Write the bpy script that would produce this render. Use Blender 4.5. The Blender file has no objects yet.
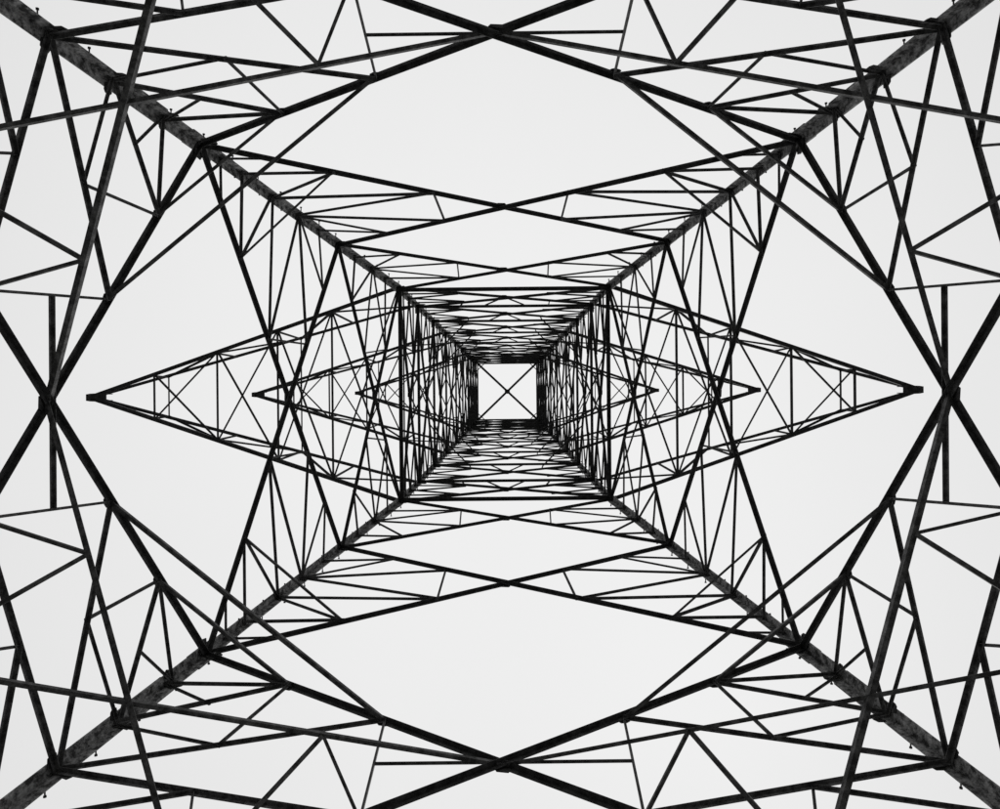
import bpy, math, random
from mathutils import Vector as V
random.seed(4)
S=1.5; CAMH=1.6; CX,CY=-0.08,0.067
scene=bpy.context.scene
ZW=14.07; ZT=36.0; ZB=-CAMH/S
def WX(z): 
    return 5-.2143*z if z<=ZW else 1.985+(1.45-1.985)*(z-ZW)/(ZT-ZW)
def WY(z):
    return 3.835-.1299*z if z<=ZW else 2.007+(1.38-2.007)*(z-ZW)/(ZT-ZW)
def W(p): return V((S*(p[0]+CX),S*(p[1]+CY),S*p[2]+CAMH))

# ---------- materials ----------
def steel_mat(name,lo,hi,scale):
    m=bpy.data.materials.new(name); m.use_nodes=True; nt=m.node_tree; b=nt.nodes['Principled BSDF']
    tc=nt.nodes.new('ShaderNodeTexCoord')
    n=nt.nodes.new('ShaderNodeTexNoise'); n.inputs['Scale'].default_value=scale; n.inputs['Detail'].default_value=9; n.inputs['Roughness'].default_value=.75
    r=nt.nodes.new('ShaderNodeValToRGB'); r.color_ramp.elements[0].position=.42; r.color_ramp.elements[1].position=.66
    r.color_ramp.elements[0].color=(lo,lo,lo,1); r.color_ramp.elements[1].color=(hi,hi,hi,1)
    nt.links.new(tc.outputs['Object'],n.inputs['Vector']); nt.links.new(n.outputs['Fac'],r.inputs['Fac']); nt.links.new(r.outputs['Color'],b.inputs['Base Color'])
    b.inputs['Roughness'].default_value=.75; b.inputs['Metallic'].default_value=.0; b.inputs['Specular IOR Level'].default_value=.25
    bp=nt.nodes.new('ShaderNodeBump'); bp.inputs['Strength'].default_value=.25; bp.inputs['Distance'].default_value=.004
    nt.links.new(n.outputs['Fac'],bp.inputs['Height']); nt.links.new(bp.outputs['Normal'],b.inputs['Normal'])
    return m
M_LEG=steel_mat('weathered_leg_steel',.03,.42,9)
M_BR=steel_mat('weathered_brace_steel',.015,.07,8)
M_RB=steel_mat('galvanised_brace_steel',.03,.17,7)
M_CON=steel_mat('concrete',.25,.38,5)

# ---------- mesh buckets ----------
class Bucket:
    def __init__(s,name,mat): s.name=name;s.mat=mat;s.v=[];s.f=[]
    def add(s,vs,fs):
        o=len(s.v); s.v+= [tuple(x) for x in vs]; s.f+=[tuple(o+i for i in f) for f in fs]
    def build(s,parent):
        me=bpy.data.meshes.new(s.name); me.from_pydata(s.v,[],s.f); me.validate(); me.materials.append(s.mat)
        ob=bpy.data.objects.new(s.name,me); scene.collection.objects.link(ob); ob.parent=parent; return ob
B={k:Bucket(k,m) for k,m in dict(corner_legs=M_LEG,main_diagonals=M_BR,redundant_bracing=M_RB,hip_bracing=M_RB,
   upper_body_lattice=M_BR,lower_crossarms=M_BR,middle_crossarms=M_BR,top_crossarms=M_BR,gusset_plates=M_BR,step_bolts=M_BR,concrete_footings=M_CON).items()}

def lsec(bk,a,b,w,e1,e2,t=None):
    t=t or w*.13
    pr=[(0,0),(w,0),(w,t),(t,t),(t,w),(0,w)]
    vs=[p+e1*x+e2*y for p in (a,b) for x,y in pr]
    fs=[(i,(i+1)%6,6+(i+1)%6,6+i) for i in range(6)]+[(5,4,3,0),(3,2,1,0),(6,9,10,11),(6,7,8,9)]
    B[bk].add(vs,fs)
def mem(bk,p,q,w,n=(0,0,1),off=None,ext=0.0):
    a,b=W(p),W(q); d=(b-a); L=d.length
    if L<1e-3: return
    d.normalize(); n=V(n); n=(n-d*n.dot(d))
    if n.length<1e-3: n=d.orthogonal()
    n.normalize(); s=d.cross(n).normalized()
    if s.z>0: s=-s
    w=w*S*(.80 if bk in ('main_diagonals','redundant_bracing','hip_bracing') else .85)
    off=random.uniform(.0,.02) if off is None else off
    o=n*off-s*(w*.5)+s*random.uniform(-.004,.004)
    lsec(bk,a-d*ext+o,b+d*ext+o,w,s,n)
def lerp(p,q,t): return V(p)+(V(q)-V(p))*t
def plate(p,n,u,sz,th=.014):
    c=W(p); n=V(n).normalized(); u=V(u); u=(u-n*u.dot(n)).normalized(); v=n.cross(u)
    k=[(-1,-.55),(-.5,-.8),(.6,-.7),(1,-.2),(.9,.5),(.1,.85),(-.8,.6)]
    k=[(x*random.uniform(.85,1.1),y*random.uniform(.85,1.1)) for x,y in k]; N=len(k)
    vs=[c+u*x*sz+v*y*sz+n*h for h in (-.012,-.012-th) for x,y in k]
    fs=[tuple(range(N)),tuple(range(2*N-1,N-1,-1))]+[(i,N+i,N+(i+1)%N,(i+1)%N) for i in range(N)]
    B['gusset_plates'].add(vs,fs)

# ---------- legs ----------
for sx in (-1,1):
    for sy in (-1,1):
        def L(z): return V((sx*WX(z),sy*WY(z),z))
        for z0,z1,w in ((ZB+.25,3.65,.13),(3.65,8.14,.122),(8.14,ZW,.104),(ZW,24.5,.095),(24.5,ZT,.085)):
            e1=V((-sx,0,0)); e2=V((0,-sy,0))
            a,b=W(L(z0)),W(L(z1)); o=V((sx,sy,0))*.03
            lsec('corner_legs',a+o,b+o,w*S,e1,e2,t=.022)
        for z in (3.65,7.25,8.14,11.5,ZW,20.3,26.8):
            w=.135 if z<9 else .112
            a,b=W(L(z-.24)),W(L(z+.24)); o=V((sx,sy,0))*.056
            lsec('corner_legs',a+o,b+o,w*S,V((-sx,0,0)),V((0,-sy,0)),t=.02)
        z=1.2;k=0
        while z<ZT:
            p=W(L(z)); dirn=V((sx,0,0)) if k%2 else V((0,sy,0))
            side=V((0,1,0)) if k%2 else V((1,0,0))
            r=.011; a=p+dirn*.02; b=p+dirn*.19
            vs=[q+side*math.cos(t)*r+V((0,0,1))*math.sin(t)*r for q in (a,b) for t in [i*math.pi/3 for i in range(6)]]
            vs+=[b+dirn*.02*j+side*math.cos(t)*.022+V((0,0,1))*math.sin(t)*.022 for j in (0,1) for t in [i*math.pi/3 for i in range(6)]]
            fs=[(i,(i+1)%6,6+(i+1)%6,6+i) for i in range(6)]+[(12+i,12+(i+1)%6,18+(i+1)%6,18+i) for i in range(6)]+[tuple(range(18,24)),tuple(range(12,18))]
            B['step_bolts'].add(vs,fs)
            z+=.27;k+=1
        c=W(L(ZB)); 
        pr=[(.75,-.3),(.75,.12),(.42,.30),(.40,.62),(.36,.66)]
        vs=[V((c.x+ax*r,c.y+ay*r,h)) for r,h in pr for ax,ay in ((-1,-1),(1,-1),(1,1),(-1,1))]
        fs=[]
        for j in range(len(pr)-1):
            fs+=[(4*j+i,4*j+(i+1)%4,4*j+4+(i+1)%4,4*j+4+i) for i in range(4)]
        fs.append((16,17,18,19))
        B['concrete_footings'].add(vs,fs)

# ---------- faces of the lower body ----------
FACES={'N':(lambda s,z:V((s*WX(z),-WY(z),z)),V((0,1,0))),'S':(lambda s,z:V((s*WX(z),WY(z),z)),V((0,-1,0))),
       'W':(lambda s,z:V((-WX(z),s*WY(z),z)),V((1,0,0))),'E':(lambda s,z:V((WX(z),s*WY(z),z)),V((-1,0,0)))}
def cross(P,z0,z1):
    a,b,c,d=P(-1,z0),P(1,z1),P(1,z0),P(-1,z1)
    w0=(c-a).length; w1=(b-d).length
    return lerp(a,b,w0/(w0+w1))
node={}
R=.038
J=lambda a=.045: random.uniform(-a,a)
for fn,(P,n) in FACES.items():
    X=cross(P,8.14,3.65); X2=cross(P,8.14,11.5); X3=cross(P,11.5,ZW)
    for sg in (-1,1):
        off=.0 if sg<0 else .03
        mem('main_diagonals',P(sg,8.14),P(-sg,3.65),.068,n,off-.02)
        mem('main_diagonals',P(sg,8.14),P(-sg,11.5),.064,n,off-.02)
        mem('main_diagonals',P(sg,11.5),P(-sg,ZW),.058,n,off-.02)
        mem('main_diagonals',P(sg,ZB+.4),P(0,3.65),.07,n)
        for z,t in ((.9,.4),(2.3,.7)):
            pt=lerp(P(sg,ZB+.4),P(0,3.65),t)
            mem('redundant_bracing',P(sg,z),pt,.045,n); mem('redundant_bracing',P(sg,z+1.2),pt,.045,n)
        j1,j2=J(.012),J(.01)
        D=lambda t:lerp(P(sg,8.14),X,t)
        G=lambda t:lerp(X,P(sg,3.65),t)
        D1,D2,G25,G5=D(.35+j1),D(.665+j2),G(.25),G(.5)
        a1,a0,am=P(sg,7.55+J()),P(sg,6.83+J()),P(sg,6.15+J(.02))
        node[fn,sg]=dict(D1=D1,D2=D2,G25=G25,G5=G5,X=X)
        rb=lambda p,q,w=R,e=.02: mem('redundant_bracing',p,q,w*random.uniform(.9,1.08),n,ext=e)
        rb(a0,D1,.046); rb(am,D2,.046); rb(a1,D1)
        m=lerp(am,D2,.5+J()); rb(m,a0,.03); rb(m,D1,.03)
        m=lerp(a0,D1,.5+J()); rb(m,a1,.028)
        rb(am,G25,.05); rb(D2,G25,.03)
        m=lerp(am,G25,.5+J()); al=P(sg,5.5); rb(m,al,.045); rb(m,G5,.03)
        al2=P(sg,4.8); rb(al,G5); rb(al2,G5,.045); rb(P(sg,4.2),G(.75)); rb(al2,G(.75))
        h=lerp(D2,G25,.5); node[fn,sg]['H']=h
        # panel 2
        p=lambda t:lerp(P(sg,8.14),X2,t); q=lambda t:lerp(P(sg,11.5),X2,t)
        b1,b2,b3,b4=P(sg,8.9+J()),P(sg,9.6+J()),P(sg,10.3+J()),P(sg,10.9+J())
        p4,p7,q7,q3=p(.4+J(.012)),p(.73+J(.012)),q(.68+J(.012)),q(.35+J(.012))
        node[fn,sg]['p4']=p4
        rb(b1,p4); rb(b2,p4); rb(b2,p7); rb(b3,p7); rb(p7,q7,.03)
        rb(b3,q7); rb(b4,q3,.032); rb(b3,q3,.032)
        rb(P(sg,8.5),p(.2),.028)
        # panel 3
        p=lambda t:lerp(P(sg,11.5),X3,t); q=lambda t:lerp(P(sg,ZW),X3,t)
        c1,c2,c3=P(sg,12.1+J()),P(sg,12.8+J()),P(sg,13.4+J())
        rb(c1,p(.35),.034); rb(c2,p(.7),.034)
        rb(c2,p(.35),.032); rb(c2,q(.6),.034); rb(c3,q(.6),.034); rb(p(.7),q(.6),.03)
        for z,s in ((8.14,.18),(6.83,.12),(6.15,.13),(11.5,.15),(ZW,.18),(7.55,.09),(3.65,.25)):
            pt=P(sg,z); u=P(sg,z+1)-pt; c=lerp(pt,P(0,z),.035)
            plate(c,n,u,s*.8)
        for pt in (D1,D2,G25,G5): plate(pt,n,X-P(sg,8.14),.085)
    mem('redundant_bracing',node[fn,-1]['H'],node[fn,1]['H'],.045 if fn in 'WE' else .026,n)
    mem('main_diagonals',P(-1,3.65),P(1,3.65),.07,n)
    mem('main_diagonals',P(-1,ZW),P(1,ZW),.085,n)
    for c in (X,X2,X3): plate(c,n,V((0,0,1)),.13)
for f1,s1,f2,s2 in (('N',-1,'W',-1),('N',1,'E',-1),('S',-1,'W',1),('S',1,'E',1)):
    a,b=node[f1,s1],node[f2,s2]; up=(0,0,1)
    mem('hip_bracing',a['D1'],b['D1'],.042,up,ext=.03); mem('hip_bracing',a['D2'],b['D2'],.048,up,ext=.03)
    mem('hip_bracing',a['X'],b['G5'],.042,up); mem('hip_bracing',b['X'],a['G5'],.058,up)
    ha=lerp(a['X'],b['G5'],.35+J(.02)); hb=lerp(b['X'],a['G5'],.35+J(.02))
    for h,c in ((ha,a),(hb,b)):
        mem('hip_bracing',h,c['G25'],.034,up); mem('hip_bracing',h,c['G5'],.044,up)
    mem('hip_bracing',a['p4'],b['p4'],.034,up)

# ---------- upper body ----------
lv=[ZW,16.4,19.1,22,25,27.6,30,31.6,33,34.5,ZT]
for fn,(P,n) in FACES.items():
    for i in range(len(lv)-1):
        z0,z1=lv[i],lv[i+1]
        for sg in (-1,1): mem('upper_body_lattice',P(sg,z0),P(-sg,z1),.056,n,.03 if sg>0 else -.02)
        mem('upper_body_lattice',P(-1,z1),P(1,z1),.066,n)
        zc=(z0+z1)/2; c=cross(P,z0,z1); zq=(z1-z0)/4
        for sg in (-1,1):
            pa,pb=lerp(P(sg,z0),c,.55+J()),lerp(P(sg,z1),c,.55+J())
            mem('upper_body_lattice',P(sg,zc+J(.12)),pa,.036,n); mem('upper_body_lattice',P(sg,zc+J(.12)),pb,.036,n)
            if i<6:
                mem('upper_body_lattice',P(sg,z0+zq+J(.1)),pa,.032,n)
                mem('upper_body_lattice',P(sg,z1-zq+J(.1)),pb,.032,n)
            if i<5:
                mem('upper_body_lattice',pb,P(sg*.5,z1),.03,n)
        if i<6:
            for sg in (-1,1): mem('upper_body_lattice',c,P(sg*.22,z1),.03,n)
        for sg in (-1,1): plate(lerp(P(sg,z1),P(0,z1),.06),n,(0,0,1),.15)
        plate(c,n,(0,0,1),.1)
mem('upper_body_lattice',(-WX(ZT),-WY(ZT),ZT),(WX(ZT),WY(ZT),ZT),.12,(0,0,1),0)
mem('upper_body_lattice',(WX(ZT),-WY(ZT),ZT),(-WX(ZT),WY(ZT),ZT),.12,(0,0,1),.03)
plate((0,0,ZT),(0,0,1),(1,0,0),.2)
for z in (19.1,22.,25.,30.,33.):
    for sx in(-1,1):
        for sy in(-1,1):
            mem('upper_body_lattice',(sx*WX(z),sy*WY(z)*.5,z),(sx*WX(z)*.5,sy*WY(z),z),.04)

# ---------- crossarms ----------
def arm(bk,z0,z1,Lt,fr,w):
    for sx in (-1,1):
        tipL=V((sx*Lt,0,z0)); up=(0,0,1)
        for sy in (-1,1):
            a=V((sx*WX(z0),sy*WY(z0),z0)); b=V((sx*WX(z1),sy*WY(z1),z1))
            tl=tipL+V((0,sy*.05,0)); tu=tl+V((0,0,.18))
            mem(bk,a,tl,w,up,0,.06); mem(bk,b,tu,w*.8,up,0,.05)
            prev=(a,b)
            for i,t in enumerate(fr):
                c=lerp(a,tl,t); d=lerp(b,tu,t)
                mem(bk,c,d,w*.45,(0,-sy,0))
                if i%2: mem(bk,prev[0],d,w*.5,(0,-sy,0))
                else: mem(bk,prev[1],c,w*.5,(0,-sy,0))
                prev=(c,d)
        A=lambda sy,t:lerp(V((sx*WX(z0),sy*WY(z0),z0)),tipL+V((0,sy*.05,0)),t)
        U=lambda sy,t:lerp(V((sx*WX(z1),sy*WY(z1),z1)),tipL+V((0,sy*.05,.18)),t)
        T=[0]+fr
        for i,t in enumerate(fr):
            mem(bk,A(-1,t),A(1,t),w*.55,up); 
            if i%2: mem(bk,U(-1,t),U(1,t),w*.4,up)
            t0=T[i]
            mem(bk,A(-1,t0),A(1,t),w*.45,up); mem(bk,A(1,t0),A(-1,t),w*.45,up,.03)
        c=W(tipL); 
        for dy in (-.09,.09):
            vs=[c+V((sx*x,dy+y,zz)) for y in(-.01,.01) for x,zz in ((-.28,-.03),(.2,-.03),(.28,.05),(.28,.22),(.15,.34),(-.28,.34))]
            B['gusset_plates'].add(vs,[(0,1,2,3,4,5),(11,10,9,8,7,6)]+[(i,6+i,6+(i+1)%6,(i+1)%6) for i in range(6)])
        vs=[c+V((sx*x,y,zz)) for zz in(-.05,-.03) for x,y in ((-.3,-.13),(.16,-.11),(.27,-.09),(.27,.09),(.16,.11),(-.3,.13))]
        B['gusset_plates'].add(vs,[(0,1,2,3,4,5),(11,10,9,8,7,6)]+[(i,6+i,6+(i+1)%6,(i+1)%6) for i in range(6)])
        N,M=14,6; vs=[];fs=[]
        for i in range(N):
            th=2*math.pi*i/N
            for j in range(M):
                ph=2*math.pi*j/M; r=.07+.016*math.cos(ph)
                vs.append(c+V((sx*.12+.016*math.sin(ph),math.cos(th)*r,-.12+math.sin(th)*r)))
        for i in range(N):
            for j in range(M): fs.append((i*M+j,((i+1)%N)*M+j,((i+1)%N)*M+(j+1)%M,i*M+(j+1)%M))
        B['gusset_plates'].add(vs,fs)
arm('lower_crossarms',ZW,16.4,7.66,[.22,.40,.60,.81],.085)
arm('middle_crossarms',22.,25.,7.28,[.22,.42,.62,.81],.095)
arm('top_crossarms',30.,33.,5.9,[.25,.5,.76],.10)

tower=bpy.data.objects.new('electricity_pylon',None); scene.collection.objects.link(tower)
for b in B.values(): b.build(tower)

# ---------- ground ----------
N=90; vs=[];fs=[]
def gh(x,y):
    r=math.hypot(x,y); k=min(1,max(0,(r-25)/200))
    return k*(6*math.sin(x*.006+1)*math.cos(y*.005)+3*math.sin(x*.013+y*.011))-.02
co=[math.copysign(abs(t)**2.6*3000,t) for t in [2*i/N-1 for i in range(N+1)]]
for y in co:
    for x in co: vs.append((x,y,gh(x,y)))
for j in range(N):
    for i in range(N): a=j*(N+1)+i; fs.append((a,a+1,a+N+2,a+N+1))
me=bpy.data.meshes.new('ground'); me.from_pydata(vs,[],fs)
g=bpy.data.objects.new('ground',me); scene.collection.objects.link(g)
gm=bpy.data.materials.new('dry_gravel_soil'); gm.use_nodes=True; nt=gm.node_tree; b=nt.nodes['Principled BSDF']
n1=nt.nodes.new('ShaderNodeTexNoise'); n1.inputs['Scale'].default_value=.6; n1.inputs['Detail'].default_value=12; n1.inputs['Roughness'].default_value=.75
tc=nt.nodes.new('ShaderNodeTexCoord'); r=nt.nodes.new('ShaderNodeValToRGB')
r.color_ramp.elements[0].position=.35; r.color_ramp.elements[0].color=(.09,.09,.088,1); r.color_ramp.elements[1].position=.7; r.color_ramp.elements[1].color=(.22,.22,.215,1)
nt.links.new(tc.outputs['Object'],n1.inputs['Vector']); nt.links.new(n1.outputs['Fac'],r.inputs['Fac']); nt.links.new(r.outputs['Color'],b.inputs['Base Color']); b.inputs['Roughness'].default_value=.95
me.materials.append(gm)

# ---------- sky / light ----------
w=bpy.data.worlds.new('World'); scene.world=w; w.use_nodes=True; nt=w.node_tree; nt.nodes.clear()
out=nt.nodes.new('ShaderNodeOutputWorld'); bg=nt.nodes.new('ShaderNodeBackground'); bg.inputs['Strength'].default_value=.1
sky=nt.nodes.new('ShaderNodeTexSky'); sky.sky_type='NISHITA'; sky.sun_disc=False
EL,ROT=math.radians(62),math.radians(30); sky.sun_elevation=EL; sky.sun_rotation=ROT
bw=nt.nodes.new('ShaderNodeRGBToBW'); nt.links.new(sky.outputs['Color'],bw.inputs['Color'])
tc=nt.nodes.new('ShaderNodeTexCoord'); sp=nt.nodes.new('ShaderNodeSeparateXYZ'); nt.links.new(tc.outputs['Generated'],sp.inputs[0])
def mth(op,a,b=None):
    m=nt.nodes.new('ShaderNodeMath'); m.operation=op
    for i,x in enumerate((a,b)):
        if x is None: continue
        if hasattr(x,'links'): nt.links.new(x,m.inputs[i])
        else: m.inputs[i].default_value=x
    return m.outputs[0]
zc=mth('MAXIMUM',sp.outputs['Z'],0.0)
lum=mth('DIVIDE',mth('ADD',zc,1.2),2.2)      # overcast luminance, brighter towards zenith
nz=nt.nodes.new('ShaderNodeTexNoise'); nz.inputs['Scale'].default_value=2.2; nz.inputs['Detail'].default_value=7; nt.links.new(tc.outputs['Generated'],nz.inputs['Vector'])
cl=mth('ADD',mth('MULTIPLY',nz.outputs['Fac'],.06),.97)
ov=mth('MULTIPLY',mth('MULTIPLY',lum,cl),8.95)
mx=mth('ADD',mth('MULTIPLY',ov,.96),mth('MULTIPLY',bw.outputs[0],.04))
cmb=nt.nodes.new('ShaderNodeCombineColor')
for i in range(3): nt.links.new(mx,cmb.inputs[i])
nt.links.new(cmb.outputs[0],bg.inputs['Color']); nt.links.new(bg.outputs[0],out.inputs['Surface'])
sd=bpy.data.lights.new('sun','SUN'); sd.energy=.8; sd.angle=math.radians(20); sd.color=(1,.99,.97)
so=bpy.data.objects.new('sun',sd); scene.collection.objects.link(so); so.location=(0,0,80)
dirv=V((math.sin(ROT)*math.cos(EL),math.cos(ROT)*math.cos(EL),math.sin(EL))); so.rotation_euler=dirv.to_track_quat('Z','Y').to_euler()

# ---------- camera ----------
cd=bpy.data.cameras.new('camera'); cam=bpy.data.objects.new('camera',cd); scene.collection.objects.link(cam)
cam.location=(0,0,CAMH); cam.rotation_euler=(math.pi,0,.0095)
cd.sensor_fit='HORIZONTAL'; cd.sensor_width=36; cd.lens=27; cd.shift_x=-.009; cd.shift_y=-.0145; cd.clip_end=6000; cd.clip_start=.05
scene.camera=cam
scene.view_settings.view_transform='Standard'; scene.view_settings.look='None'; scene.view_settings.exposure=0
